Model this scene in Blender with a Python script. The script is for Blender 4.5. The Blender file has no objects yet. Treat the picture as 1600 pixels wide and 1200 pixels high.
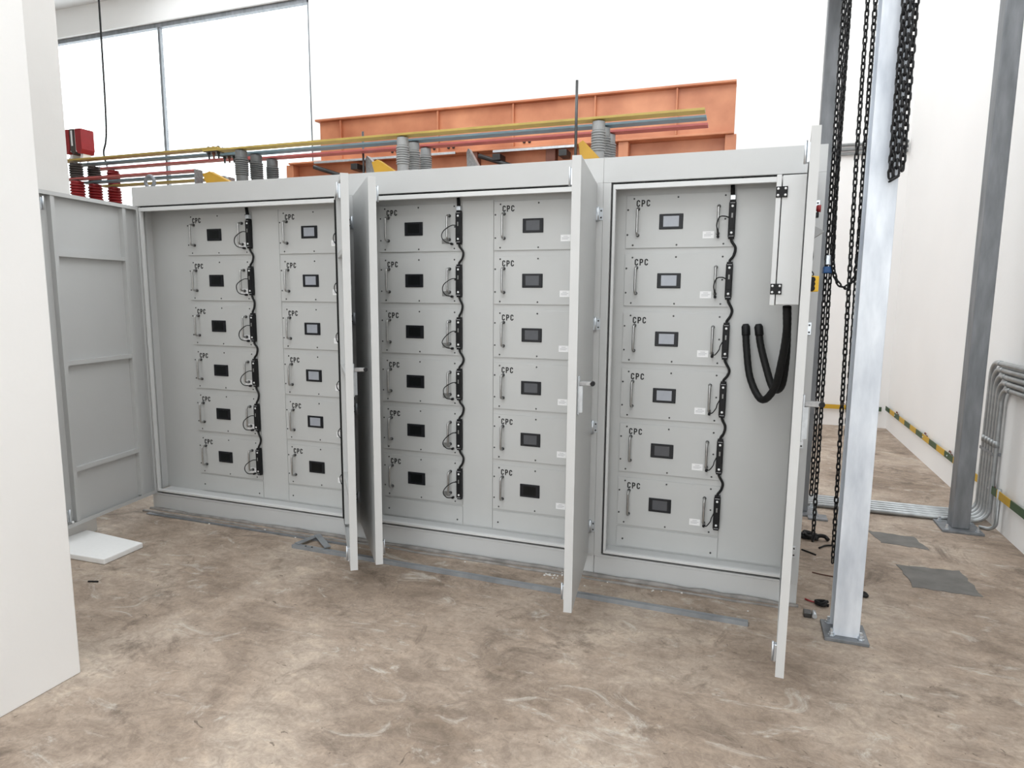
import bpy, bmesh, math, random
from mathutils import Vector, Matrix
random.seed(7)
S = bpy.context.scene
COL = S.collection

# ------------------------------------------------------------------ camera
cam_d = bpy.data.cameras.new('camera')
cam_d.sensor_width = 36.0
cam_d.lens = 1013.6 * 36.0 / 1600.0
cam_d.clip_start = 0.05; cam_d.clip_end = 200
cam = bpy.data.objects.new('camera', cam_d); COL.objects.link(cam)
_y, _p, _r = 0.3376, -0.1347, 0.0083
_fw = Vector((-math.sin(_y)*math.cos(_p), math.cos(_y)*math.cos(_p), math.sin(_p)))
_rt = Vector((math.cos(_y), math.sin(_y), 0)); _up = _rt.cross(_fw)
_r2 = _rt*math.cos(_r) + _up*math.sin(_r); _u2 = -_rt*math.sin(_r) + _up*math.cos(_r)
cam.matrix_world = Matrix(((_r2.x, _u2.x, -_fw.x, 0.5279), (_r2.y, _u2.y, -_fw.y, -2.9864), (_r2.z, _u2.z, -_fw.z, 1.3475), (0, 0, 0, 1)))
S.camera = cam

# ------------------------------------------------------------------ sky, exposure
W = bpy.data.worlds.new('overcast_sky'); S.world = W; W.use_nodes = True
bg = W.node_tree.nodes['Background']
bg.inputs['Color'].default_value = (0.93, 0.97, 1.0, 1); bg.inputs['Strength'].default_value = 2.6
S.view_settings.view_transform = 'Standard'; S.view_settings.look = 'None'
S.view_settings.gamma = 1.0; S.view_settings.use_curve_mapping = False
S.view_settings.exposure = 0.55

def portal(name, loc, rot, sx, sy):
    l = bpy.data.lights.new(name, 'AREA'); l.shape = 'RECTANGLE'; l.size = sx; l.size_y = sy
    l.cycles.is_portal = True
    o = bpy.data.objects.new(name, l); o.location = loc; o.rotation_euler = rot; COL.objects.link(o)
# openings of the hall that let the sky in: open bay behind the camera, added unseen skylights, back windows
portal('bay_opening', (0.0, -6.95, 1.8), (math.radians(90), 0, 0), 4.0, 3.5)
portal('added_roof_opening', (-0.7, -3.35, 5.55), (0, 0, 0), 5.0, 6.1)
portal('added_rear_roof_opening', (-2.85, 2.45, 5.55), (0, 0, 0), 9.3, 3.9)
portal('window_opening', (-8.4, 4.75, 3.7), (math.radians(-90), 0, 0), 7.0, 3.0)

# ------------------------------------------------------------------ materials
MATS = {}
def mat(name, col, rough=0.5, metal=0.0, noise=0.0, nscale=20.0, bump=0.0, bscale=200.0, col2=None, spec=0.5, detail=4.0, stretch=None):
    if name in MATS: return MATS[name]
    m = bpy.data.materials.new(name); m.use_nodes = True; nt = m.node_tree; b = nt.nodes['Principled BSDF']
    b.inputs['Base Color'].default_value = (*col, 1); b.inputs['Roughness'].default_value = rough
    b.inputs['Metallic'].default_value = metal; b.inputs['Specular IOR Level'].default_value = spec
    if noise or bump:
        tc = nt.nodes.new('ShaderNodeTexCoord'); src = tc.outputs['Object']
        if stretch:
            mp = nt.nodes.new('ShaderNodeMapping'); mp.inputs['Scale'].default_value = stretch
            nt.links.new(src, mp.inputs['Vector']); src = mp.outputs['Vector']
    if noise:
        n = nt.nodes.new('ShaderNodeTexNoise'); n.inputs['Scale'].default_value = nscale; n.inputs['Detail'].default_value = detail
        nt.links.new(src, n.inputs['Vector'])
        r = nt.nodes.new('ShaderNodeValToRGB'); r.color_ramp.elements[0].position = 0.3; r.color_ramp.elements[1].position = 0.72
        c2 = col2 if col2 else tuple(c*(1-noise) for c in col)
        r.color_ramp.elements[0].color = (*c2, 1); r.color_ramp.elements[1].color = (*col, 1)
        nt.links.new(n.outputs['Fac'], r.inputs['Fac']); nt.links.new(r.outputs['Color'], b.inputs['Base Color'])
    if bump:
        n2 = nt.nodes.new('ShaderNodeTexNoise'); n2.inputs['Scale'].default_value = bscale; n2.inputs['Detail'].default_value = 3
        nt.links.new(src, n2.inputs['Vector'])
        bp = nt.nodes.new('ShaderNodeBump'); bp.inputs['Strength'].default_value = bump; bp.inputs['Distance'].default_value = 0.002
        nt.links.new(n2.outputs['Fac'], bp.inputs['Height']); nt.links.new(bp.outputs['Normal'], b.inputs['Normal'])
    MATS[name] = m; return m

M_cab   = mat('cabinet_grey_paint', (0.545, 0.55, 0.545), 0.42, noise=0.03, nscale=3, bump=0.06, bscale=700)
M_plate = mat('module_grey_paint', (0.525, 0.53, 0.52), 0.38, noise=0.03, nscale=5, bump=0.05, bscale=900)
M_edge  = mat('door_pale_paint', (0.66, 0.665, 0.66), 0.4, noise=0.03, nscale=4)
M_white = mat('white_plaster', (0.86, 0.85, 0.835), 0.85, noise=0.04, nscale=1.3, bump=0.25, bscale=60)
M_pillar= mat('shaded_plaster', (0.74, 0.725, 0.70), 0.85, noise=0.06, nscale=3, bump=0.2, bscale=60)  # wall plaster darkened, the pillar's shade put into its colour
M_ceil  = mat('ceiling_white', (0.80, 0.80, 0.80), 0.9, noise=0.03, nscale=2)
M_black = mat('black_plastic', (0.010, 0.010, 0.011), 0.5, noise=0.3, nscale=30, spec=0.25)
M_rubber= mat('black_rubber', (0.010, 0.010, 0.010), 0.6, noise=0.3, nscale=40, bump=0.3, bscale=300, spec=0.3)
M_chrome= mat('brushed_steel', (0.50, 0.50, 0.49), 0.28, metal=1.0, noise=0.15, nscale=60)
M_dchrome= mat('dark_nickel', (0.10, 0.10, 0.10), 0.35, metal=0.9, noise=0.2, nscale=60)
M_zinc  = mat('zinc_plate', (0.72, 0.76, 0.80), 0.35, metal=0.85, noise=0.2, nscale=40)
M_screw = mat('dark_screw', (0.07, 0.07, 0.07), 0.4, metal=0.7, noise=0.2, nscale=200)
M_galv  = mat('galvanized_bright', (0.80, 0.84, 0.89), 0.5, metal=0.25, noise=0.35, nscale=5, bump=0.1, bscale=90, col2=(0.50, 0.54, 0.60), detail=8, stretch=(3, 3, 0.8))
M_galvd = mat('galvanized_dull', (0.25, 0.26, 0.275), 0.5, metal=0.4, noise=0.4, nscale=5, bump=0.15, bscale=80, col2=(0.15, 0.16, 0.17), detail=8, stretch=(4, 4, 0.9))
M_pipe  = mat('conduit_zinc', (0.42, 0.435, 0.44), 0.38, metal=0.6, noise=0.25, nscale=20, col2=(0.30, 0.31, 0.31))
M_chain = mat('chain_black', (0.012, 0.012, 0.013), 0.45, metal=0.1, noise=0.4, nscale=60, spec=0.35)
M_stick = mat('white_sticker', (0.86, 0.86, 0.86), 0.5, noise=0.03, nscale=50)
M_plateg= mat('grey_nameplate', (0.28, 0.28, 0.27), 0.4, metal=0.3, noise=0.25, nscale=90)
M_print = mat('grey_print', (0.45, 0.45, 0.46), 0.6, noise=0.2, nscale=300)
M_ink   = mat('black_ink', (0.018, 0.018, 0.018), 0.6, noise=0.3, nscale=300)
M_bezel = mat('bezel_charcoal', (0.014, 0.015, 0.018), 0.4, noise=0.2, nscale=80, spec=0.3)
M_scrL  = mat('screen_pale', (0.36, 0.38, 0.42), 0.25, noise=0.08, nscale=30)  # sky reflection painted into the paler screen colours
M_scrM  = mat('screen_grey', (0.085, 0.09, 0.10), 0.18, noise=0.1, nscale=30)
M_scrD  = mat('screen_black', (0.004, 0.005, 0.0055), 0.3, noise=0.3, nscale=30, spec=0.25)
M_yel   = mat('yellow_paint', (0.50, 0.36, 0.09), 0.45, noise=0.2, nscale=12)
M_yel2  = mat('bracket_yellow', (0.52, 0.29, 0.025), 0.5, noise=0.15, nscale=12)
M_teal  = mat('teal_paint', (0.17, 0.25, 0.29), 0.45, noise=0.2, nscale=12)
M_redb  = mat('red_bar_paint', (0.50, 0.12, 0.11), 0.45, noise=0.2, nscale=12)
M_rins  = mat('red_insulator', (0.30, 0.012, 0.016), 0.4, noise=0.2, nscale=20)
M_bins  = mat('brown_insulator', (0.055, 0.045, 0.04), 0.45, noise=0.2, nscale=20)
M_gins  = mat('grey_insulator', (0.16, 0.165, 0.165), 0.5, noise=0.15, nscale=20)
M_gins2 = mat('light_grey_insulator', (0.34, 0.345, 0.345), 0.5, noise=0.12, nscale=20)
M_orange= mat('orange_primer', (0.78, 0.34, 0.18), 0.42, noise=0.5, nscale=3.0, bump=0.1, bscale=50, col2=(0.46, 0.15, 0.07), detail=7)
M_brown = mat('brown_primer', (0.22, 0.075, 0.045), 0.55, noise=0.3, nscale=8)
M_foam  = mat('white_foam', (0.86, 0.86, 0.85), 0.9, noise=0.03, nscale=60, bump=0.3, bscale=300)
M_blue  = mat('blue_plastic', (0.02, 0.12, 0.36), 0.4, noise=0.15, nscale=80)
M_red   = mat('red_plastic', (0.26, 0.012, 0.014), 0.4, noise=0.15, nscale=80)
M_estop = mat('signal_yellow', (0.85, 0.50, 0.01), 0.4, noise=0.1, nscale=60)
M_copper= mat('bare_copper', (0.55, 0.26, 0.14), 0.4, metal=0.6, noise=0.3, nscale=30)
M_gstrap= mat('braided_strap', (0.38, 0.38, 0.38), 0.45, metal=0.5, noise=0.3, nscale=80)
M_patch = mat('mortar_patch', (0.185, 0.178, 0.165), 0.9, noise=0.3, nscale=12, bump=0.5, bscale=120)
M_seal  = mat('grey_sealant', (0.34, 0.32, 0.30), 0.7, noise=0.5, nscale=14, bump=0.5, bscale=60)
M_rail  = mat('rail_zinc', (0.34, 0.36, 0.38), 0.45, metal=0.4, noise=0.3, nscale=9, col2=(0.22, 0.235, 0.25))
M_crumb = mat('white_crumb', (0.75, 0.73, 0.70), 0.9, noise=0.1, nscale=80)
M_brownc= mat('brown_wire', (0.10, 0.035, 0.02), 0.6, noise=0.2, nscale=40)

def glass_mat():
    m = bpy.data.materials.new('window_glass'); m.use_nodes = True; nt = m.node_tree
    nt.nodes.remove(nt.nodes['Principled BSDF']); out = nt.nodes['Material Output']
    t = nt.nodes.new('ShaderNodeBsdfTransparent'); t.inputs[0].default_value = (0.95, 0.97, 0.97, 1)
    g = nt.nodes.new('ShaderNodeBsdfGlossy'); g.inputs['Roughness'].default_value = 0.02
    mx = nt.nodes.new('ShaderNodeMixShader'); mx.inputs[0].default_value = 0.06
    nt.links.new(t.outputs[0], mx.inputs[1]); nt.links.new(g.outputs[0], mx.inputs[2]); nt.links.new(mx.outputs[0], out.inputs[0])
    return m
M_glass = glass_mat()

def concrete():
    m = bpy.data.materials.new('stained_concrete'); m.use_nodes = True; nt = m.node_tree; N = nt.nodes; L = nt.links
    b = N['Principled BSDF']; tc = N.new('ShaderNodeTexCoord')
    def noise(scale, detail=6, rough=0.6, dist=0.0, vec=None):
        n = N.new('ShaderNodeTexNoise'); n.inputs['Scale'].default_value = scale; n.inputs['Detail'].default_value = detail
        n.inputs['Roughness'].default_value = rough; n.inputs['Distortion'].default_value = dist
        L.new(vec or tc.outputs['Object'], n.inputs['Vector']); return n.outputs['Fac']
    def ramp(f, stops):
        r = N.new('ShaderNodeValToRGB'); e = r.color_ramp.elements
        while len(e) < len(stops): e.new(0.5)
        for k, (p, c) in enumerate(stops): e[k].position = p; e[k].color = (*c, 1)
        L.new(f, r.inputs['Fac']); return r.outputs['Color']
    def mix(a, c, f, mode='MIX'):
        x = N.new('ShaderNodeMixRGB'); x.blend_type = mode
        if isinstance(f, (int, float)): x.inputs[0].default_value = f
        else: L.new(f, x.inputs[0])
        L.new(a, x.inputs[1]); L.new(c, x.inputs[2]); return x.outputs[0]
    base = ramp(noise(1.5, 9, 0.62, 0.5), [(0.30, (0.205, 0.155, 0.116)), (0.48, (0.335, 0.266, 0.210)), (0.68, (0.455, 0.38, 0.31))])
    mp = N.new('ShaderNodeMapping'); mp.inputs['Scale'].default_value = (1.0, 1.9, 1); mp.inputs['Rotation'].default_value = (0, 0, 0.4)
    L.new(tc.outputs['Object'], mp.inputs['Vector'])
    fine = ramp(noise(7, 10, 0.72, 0.9, mp.outputs['Vector']), [(0.28, (0.58, 0.56, 0.55)), (0.5, (1, 1, 1)), (0.72, (1.35, 1.33, 1.30))])
    c = mix(base, fine, 0.8, 'MULTIPLY')
    grain = ramp(noise(34, 6, 0.75, 1.5), [(0.3, (0.72, 0.71, 0.70)), (0.7, (1.24, 1.24, 1.24))])
    c = mix(c, grain, 0.8, 'MULTIPLY')
    pale = N.new('ShaderNodeRGB'); pale.outputs[0].default_value = (0.56, 0.52, 0.46, 1)
    c = mix(c, pale.outputs[0], ramp(noise(3.4, 10, 0.75, 1.6, mp.outputs['Vector']), [(0.565, (0, 0, 0)), (0.68, (0.7, 0.7, 0.7))]))
    dark = N.new('ShaderNodeRGB'); dark.outputs[0].default_value = (0.095, 0.07, 0.052, 1)
    c = mix(c, dark.outputs[0], ramp(noise(2.6, 10, 0.72, 1.2), [(0.32, (0.75, 0.75, 0.75)), (0.45, (0, 0, 0))]))
    c = mix(c, dark.outputs[0], ramp(noise(10, 3, 0.5, 4.0), [(0.27, (0.7, 0.7, 0.7)), (0.30, (0, 0, 0))]))
    L.new(c, b.inputs['Base Color']); b.inputs['Roughness'].default_value = 0.72; b.inputs['Specular IOR Level'].default_value = 0.35
    bp = N.new('ShaderNodeBump'); bp.inputs['Strength'].default_value = 0.35; bp.inputs['Distance'].default_value = 0.006
    L.new(noise(22, 8, 0.7, 0.8), bp.inputs['Height']); L.new(bp.outputs['Normal'], b.inputs['Normal'])
    return m
M_conc = concrete()

def stripes(name, period, duty):
    m = bpy.data.materials.new(name); m.use_nodes = True; nt = m.node_tree; N = nt.nodes; L = nt.links
    b = N['Principled BSDF']; tc = N.new('ShaderNodeTexCoord'); sp = N.new('ShaderNodeSeparateXYZ'); L.new(tc.outputs['Object'], sp.inputs[0])
    a = N.new('ShaderNodeMath'); a.operation = 'MULTIPLY'; a.inputs[1].default_value = 1/period; L.new(sp.outputs['X'], a.inputs[0])
    f = N.new('ShaderNodeMath'); f.operation = 'FRACT'; L.new(a.outputs[0], f.inputs[0])
    r = N.new('ShaderNodeValToRGB'); r.color_ramp.interpolation = 'CONSTANT'
    r.color_ramp.elements[0].color = (0.035, 0.075, 0.03, 1); r.color_ramp.elements[1].position = duty; r.color_ramp.elements[1].color = (0.55, 0.33, 0.02, 1)
    L.new(f.outputs[0], r.inputs['Fac']); L.new(r.outputs['Color'], b.inputs['Base Color']); b.inputs['Roughness'].default_value = 0.5
    return m
M_stripe = stripes('yellow_green_bar_paint', 0.42, 0.5); M_stripe2 = stripes('yellow_bar_paint', 1.35, 0.12)

# ------------------------------------------------------------------ mesh helpers
class MB:
    def __init__(s): s.bm = bmesh.new()
    def box(s, x0, x1, y0, y1, z0, z1, bev=0.0, mtx=None):
        x0, x1 = min(x0, x1), max(x0, x1); y0, y1 = min(y0, y1), max(y0, y1); z0, z1 = min(z0, z1), max(z0, z1)
        r = bmesh.ops.create_cube(s.bm, size=1.0); vs = r['verts']
        for v in vs: v.co = Vector(((x0+x1)/2 + v.co.x*(x1-x0), (y0+y1)/2 + v.co.y*(y1-y0), (z0+z1)/2 + v.co.z*(z1-z0)))
        if bev:
            es = list({e for v in vs for e in v.link_edges})
            r2 = bmesh.ops.bevel(s.bm, geom=es, offset=bev, segments=2, affect='EDGES', profile=0.5)
            vs = list({v for f in r2['faces'] for v in f.verts} | {v for v in vs if v.is_valid})
        if mtx is not None: bmesh.ops.transform(s.bm, matrix=mtx, verts=vs)
        return s
    def prism(s, pts, h0, h1, axis='y'):
        # outline pts are (a, b): axis y -> (x, z), axis z -> (x, y), axis x -> (y, z)
        def P(a, b, h): return {'y': (a, h, b), 'z': (a, b, h), 'x': (h, a, b)}[axis]
        A = [s.bm.verts.new(P(a, b, h0)) for a, b in pts]; B = [s.bm.verts.new(P(a, b, h1)) for a, b in pts]
        n = len(pts); fs = [s.bm.faces.new(A), s.bm.faces.new(B[::-1])]
        for i in range(n): fs.append(s.bm.faces.new((A[i], B[i], B[(i+1) % n], A[(i+1) % n])))
        return s
    def tube(s, pts, r, n=10, cap=True, closed=False):
        pts = [Vector(p) for p in pts]; m = len(pts); rs = r if isinstance(r, (list, tuple)) else [r]*m
        tang = []
        for i in range(m):
            a = pts[(i-1) % m] if (closed or i > 0) else pts[i]; b = pts[(i+1) % m] if (closed or i < m-1) else pts[i]
            tang.append((b-a).normalized())
        t0 = tang[0]; up = Vector((0, 0, 1)) if abs(t0.z) < 0.9 else Vector((1, 0, 0))
        nrm = t0.cross(up).normalized(); rings = []
        for i in range(m):
            t = tang[i]; nrm = (nrm - t*nrm.dot(t)).normalized(); bi = t.cross(nrm)
            rings.append([s.bm.verts.new(pts[i] + (nrm*math.cos(2*math.pi*k/n) + bi*math.sin(2*math.pi*k/n))*rs[i]) for k in range(n)])
        for i in range(m if closed else m-1):
            a, b = rings[i], rings[(i+1) % m]
            for k in range(n):
                f = s.bm.faces.new((a[k], a[(k+1) % n], b[(k+1) % n], b[k])); f.smooth = True
        if cap and not closed: s.bm.faces.new(rings[0][::-1]); s.bm.faces.new(rings[-1])
        return s
    def lathe(s, prof, c=(0, 0, 0), n=20, axis='z', smooth=True):
        rings = []
        for r, h in prof:
            ring = []
            for k in range(n):
                a = 2*math.pi*k/n; x, y = r*math.cos(a), r*math.sin(a)
                p = {'z': (x, y, h), 'y': (x, h, y), 'x': (h, x, y)}[axis]
                ring.append(s.bm.verts.new((c[0]+p[0], c[1]+p[1], c[2]+p[2])))
            rings.append(ring)
        for a, b in zip(rings, rings[1:]):
            for k in range(n):
                f = s.bm.faces.new((a[k], a[(k+1) % n], b[(k+1) % n], b[k])); f.smooth = smooth
        s.bm.faces.new(rings[0][::-1]); s.bm.faces.new(rings[-1]); return s
    def mesh(s, name, m):
        bmesh.ops.recalc_face_normals(s.bm, faces=s.bm.faces[:])
        me = bpy.data.meshes.new(name); s.bm.to_mesh(me); s.bm.free(); me.materials.append(m); return me
    def build(s, name, m, parent=None, loc=None):
        return link(name, s.mesh(name, m), parent, loc)
def link(name, me, parent=None, loc=None):
    o = bpy.data.objects.new(name, me); COL.objects.link(o)
    if parent is not None: o.parent = parent
    if loc is not None: o.location = loc
    return o
def tag(o, label=None, cat=None, group=None, kind=None):
    if label: o['label'] = label
    if cat: o['category'] = cat
    if group: o['group'] = group
    if kind: o['kind'] = kind
    return o
def thing(name, label, cat, loc=(0, 0, 0), group=None, rotz=0.0):
    o = bpy.data.objects.new(name, None); COL.objects.link(o); o.empty_display_size = 0.1
    o.location = loc; o.rotation_euler = (0, 0, rotz); return tag(o, label, cat, group)
def struct(o): o['kind'] = 'structure'; return o
def smoothline(ctrl, n=8):
    P = [Vector(p) for p in ctrl]; P = [P[0]*2-P[1]] + P + [P[-1]*2-P[-2]]; out = []
    for i in range(1, len(P)-2):
        a, b, c, d = P[i-1:i+3]
        for k in range(n):
            t = k/n; out.append(0.5*((2*b) + (c-a)*t + (2*a-5*b+4*c-d)*t*t + (3*b-a-3*c+d)*t**3))
    out.append(P[-2]); return out
def rounded(ctrl, rad, n=8):
    P = [Vector(p) for p in ctrl]; out = [P[0]]
    for i in range(1, len(P)-1):
        a = (P[i-1]-P[i]).normalized(); b = (P[i+1]-P[i]).normalized()
        s_, e_ = P[i]+a*rad, P[i]+b*rad
        for k in range(n+1):
            t = k/n; ang = t*math.pi/2; w1, w2 = 1-math.sin(ang), 1-math.cos(ang)
            out.append(P[i] + a*rad*w1 + b*rad*w2)
    out.append(P[-1]); return out

# ------------------------------------------------------------------ the hall
XR, YB, ZC = 2.02, 4.64, 5.6
XW, YF = -12.0, -7.0
struct(MB().box(XW-.2, 8.0, -14.0, YB+.2, -.2, 0).build('floor', M_conc))
floor_o = bpy.data.objects['floor']
struct(MB().box(XR, XR+.2, YF, YB+.2, 0, ZC).build('wall_right', M_white))
wb = MB()
wx0, wx1, wz0, wz1 = -11.8, -5.0, 2.25, 5.2
wb.box(XW, wx0, YB, YB+.2, 0, ZC); wb.box(wx1, XR, YB, YB+.2, 0, ZC); wb.box(wx0, wx1, YB, YB+.2, 0, wz0); wb.box(wx0, wx1, YB, YB+.2, wz1, ZC)
struct(wb.build('wall_back', M_white))
struct(MB().box(XW-.2, -2.0, YF-.2, YF, 0, ZC+.15).box(-2.0, XR+.2, YF-.2, YF, 3.6, ZC+.15).build('wall_front', M_white))  # unseen front wall, shaped to hold back light from the left and above
struct(MB().box(XW-.2, XW, YF, YB+.2, 0, ZC).build('wall_far_left', M_white))
cb = MB()   # unseen ceiling; skylight openings added to brighten the walls
SKY = [(-3.2, 1.8, -6.4, -.3), (-7.5, 1.8, .5, 4.4)]
cb.box(XW-.2, -7.5, YF, YB+.2, ZC, ZC+.15); cb.box(1.8, XR+.2, YF, YB+.2, ZC, ZC+.15)
cb.box(-7.5, 1.8, YF, -6.4, ZC, ZC+.15); cb.box(-7.5, 1.8, -.3, .5, ZC, ZC+.15); cb.box(-7.5, 1.8, 4.4, YB+.2, ZC, ZC+.15); cb.box(-7.5, -3.2, -6.4, -.3, ZC, ZC+.15)
for xa, xb, ya, yb in SKY:
    for k in range(1, 4):
        x = xa+(xb-xa)*k/4; cb.box(x-.04, x+.04, ya, yb, ZC, ZC+.12)
struct(cb.build('ceiling', M_ceil))
win = MB()
win.box(wx0, wx1, YB+.05, YB+.12, wz0, wz0+.06); win.box(wx0, wx1, YB+.05, YB+.12, wz1-.06, wz1)
for x in (wx0, wx1-.06): win.box(x, x+.06, YB+.05, YB+.12, wz0, wz1)
wo = struct(win.build('window_1', M_galvd))
MX = [wx0, -9.75, -7.62, wx1]
for x in MX[1:-1]: MB().box(x-.02, x+.02, YB+.06, YB+.11, wz0+.06, wz1-.06).build('mullion', M_galvd, wo)
for xa, xb in zip(MX, MX[1:]): MB().box(xa+.03, xb-.03, YB+.082, YB+.088, wz0+.05, wz1-.05).build('pane', M_glass, wo)
# white partition close to the camera on the left and the pillar behind it
struct(MB().box(-2.05, -1.635, -5.2, -1.456, 0, ZC, bev=.004).build('wall_left', M_white))
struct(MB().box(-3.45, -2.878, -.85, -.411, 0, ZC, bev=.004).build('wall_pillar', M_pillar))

# mortar patches in the concrete
def patch(pts, z, seed):
    rnd = random.Random(seed); out = []
    for i in range(len(pts)):
        a, b = Vector(pts[i]), Vector(pts[(i+1) % len(pts)])
        for k in range(7):
            p = a.lerp(b, k/7); out.append((p.x+rnd.uniform(-.007, .007), p.y+rnd.uniform(-.007, .007)))
    return MB().prism(out, -.005, z, 'z')
patch([(1.345, .655), (1.625, .68), (1.64, .385), (1.36, .39)], .003, 1).build('floor_patch', M_patch, floor_o)
patch([(1.29, 1.16), (1.52, 1.135), (1.56, .95), (1.33, .97)], .002, 2).build('floor_patch', M_patch, floor_o)
rnd = random.Random(4)
sb = MB(); pts = [(-2.93 + k*.1, -.058 + rnd.uniform(-.006, .006), .002) for k in range(38)]
sb.tube(pts, [.007+rnd.uniform(-.002, .003) for _ in pts], 6).build('sealant_bead', M_seal, floor_o)
st = MB(); pts = [(-2.93 + k*.08, -.012 + rnd.uniform(-.004, .004), .0) for k in range(48)]
st.tube(pts, [.012+rnd.uniform(-.003, .004) for _ in pts], 6).build('mortar_fillet', M_seal, floor_o)

# ------------------------------------------------------------------ cabinets
H, ZO, ZB, DEP = 1.966, 1.857, 0.106, 1.0
PY = 0.100                      # front face of the module plates
CW, CH = 0.4769, 0.2375
COLX = [-2.618, -1.9545, -1.3084, -0.6576, 0.0]
ROWZ = [1.5729, 1.3071, 1.0390, 0.7728, 0.5059, 0.2376]
T = 0.033                       # door thickness

def make_cabinet(name, label, x0, x1, o0, o1, cols):
    c = thing(name, label, 'cabinet', ((x0+x1)/2, DEP/2, 0))
    off = Vector((-(x0+x1)/2, -DEP/2, 0))
    def B(nm, m, *boxes, bev=.0005, parent=c, loc=off):
        mb = MB()
        for b in boxes: mb.box(*b, bev=bev)
        o = mb.build(nm, m, parent); o.location = loc if parent is c else (0, 0, 0); return o
    g = .0
    B('top_fascia', M_cab, (x0+g, x1-g, 0, .03, ZO, H))
    B('side_stile', M_cab, (x0+g, o0, 0, .03, ZB, ZO-.0005))
    B('side_stile', M_cab, (o1, x1-g, 0, .03, ZB, ZO-.0005))
    B('plinth', M_cab, (x0+g, x1-g, .004, DEP-.01, 0, ZB-.008), bev=.004)
    B('bottom_rail', M_cab, (x0+g, x1-g, .001, .06, ZB-.008, ZB-.0005))
    B('roof_panel', M_cab, (x0+g, x1-g, .03, DEP, H-.004, H))
    B('side_panel', M_cab, (x0+g, x0+.004, .03, DEP, ZB, H-.004), bev=0)
    B('side_panel', M_cab, (x1-.004, x1-g, .03, DEP, ZB, H-.004), bev=0)
    B('rear_panel', M_cab, (x0+.004, x1-.004, DEP-.004, DEP, ZB, H-.004), bev=0)
    q, w = .0095, .022           # sealing lip set in from the frame by a dark groove
    a0, a1, b0, b1 = o0+q, o1-q, ZB+q, ZO-q
    B('sealing_lip', M_edge, (a0, a1, -.001, .02, b1-w, b1), (a0, a1, -.001, .02, b0, b0+w*.6), (a0, a0+w*.55, -.001, .02, b0+w*.6, b1-w), (a1-w*.55, a1, -.001, .02, b0+w*.6, b1-w), bev=.0015)
    i0, i1 = a0+w*.55, a1-w*.55
    B('groove_backing', M_screw, (o0, a0, .02, .026, ZB, ZO), (a1, o1, .02, .026, ZB, ZO), (a0, a1, .02, .026, b1, ZO), (a0, a1, .02, .026, ZB, b0), bev=0)
    B('inner_floor', M_cab, (a0, a1, .02, PY+.03, ZB, ZB+.012), bev=0)
    B('inner_roof', M_cab, (a0, a1, .02, PY+.03, ZO-.012, ZO-.002), bev=0)
    B('inner_side', M_cab, (o0-.02, o0-.012, .03, PY+.03, ZB+.012, ZO-.012), (o0-.02, o0-.005, PY-.045, PY-.04, ZB+.012, ZO-.012), bev=0)
    B('inner_side', M_cab, (o1+.012, o1+.02, .03, PY+.03, ZB+.012, ZO-.012), bev=0)
    B('mounting_panel', M_plate, (o0-.015, o1+.015, PY+.0060, PY+.01, ZB+.012, ZO-.012), bev=0)
    for i in cols:
        xa = COLX[i]
        bp = B('blank_plate', M_plate, (xa, xa+CW, PY, PY+.004, .128, ROWZ[5]-.012), bev=.0006)
        for sx in (.03, CW-.03): MB().lathe([(.0045, 0), (.0045, -.002), (.002, -.003)], (xa+sx, PY, .165 if sx < .1 else .15), 8, 'y').build('screw', M_screw, bp)
    xs = [COLX[i] for i in cols]
    for a, b in zip(xs, xs[1:]):
        B('filler_plate', M_plate, (a+CW+.0025, b-.0025, PY+.0005, PY+.0045, .128, 1.82), bev=.0005)
    if len(cols) == 1:
        B('filler_plate', M_plate, (xs[0]+CW+.0025, o1-.03, PY+.0005, PY+.0045, .128, 1.82), bev=.0005)
    return c

def hinge_meshes():
    a = MB().box(-.012, .012, -.004, 0, -.028, .028, bev=.0015); a.tube([(0, -.007, -.032), (0, -.007, .032)], .0065, 10)
    leaf = a.mesh('hinge', M_zinc)
    return leaf
HINGE = hinge_meshes()

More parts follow.
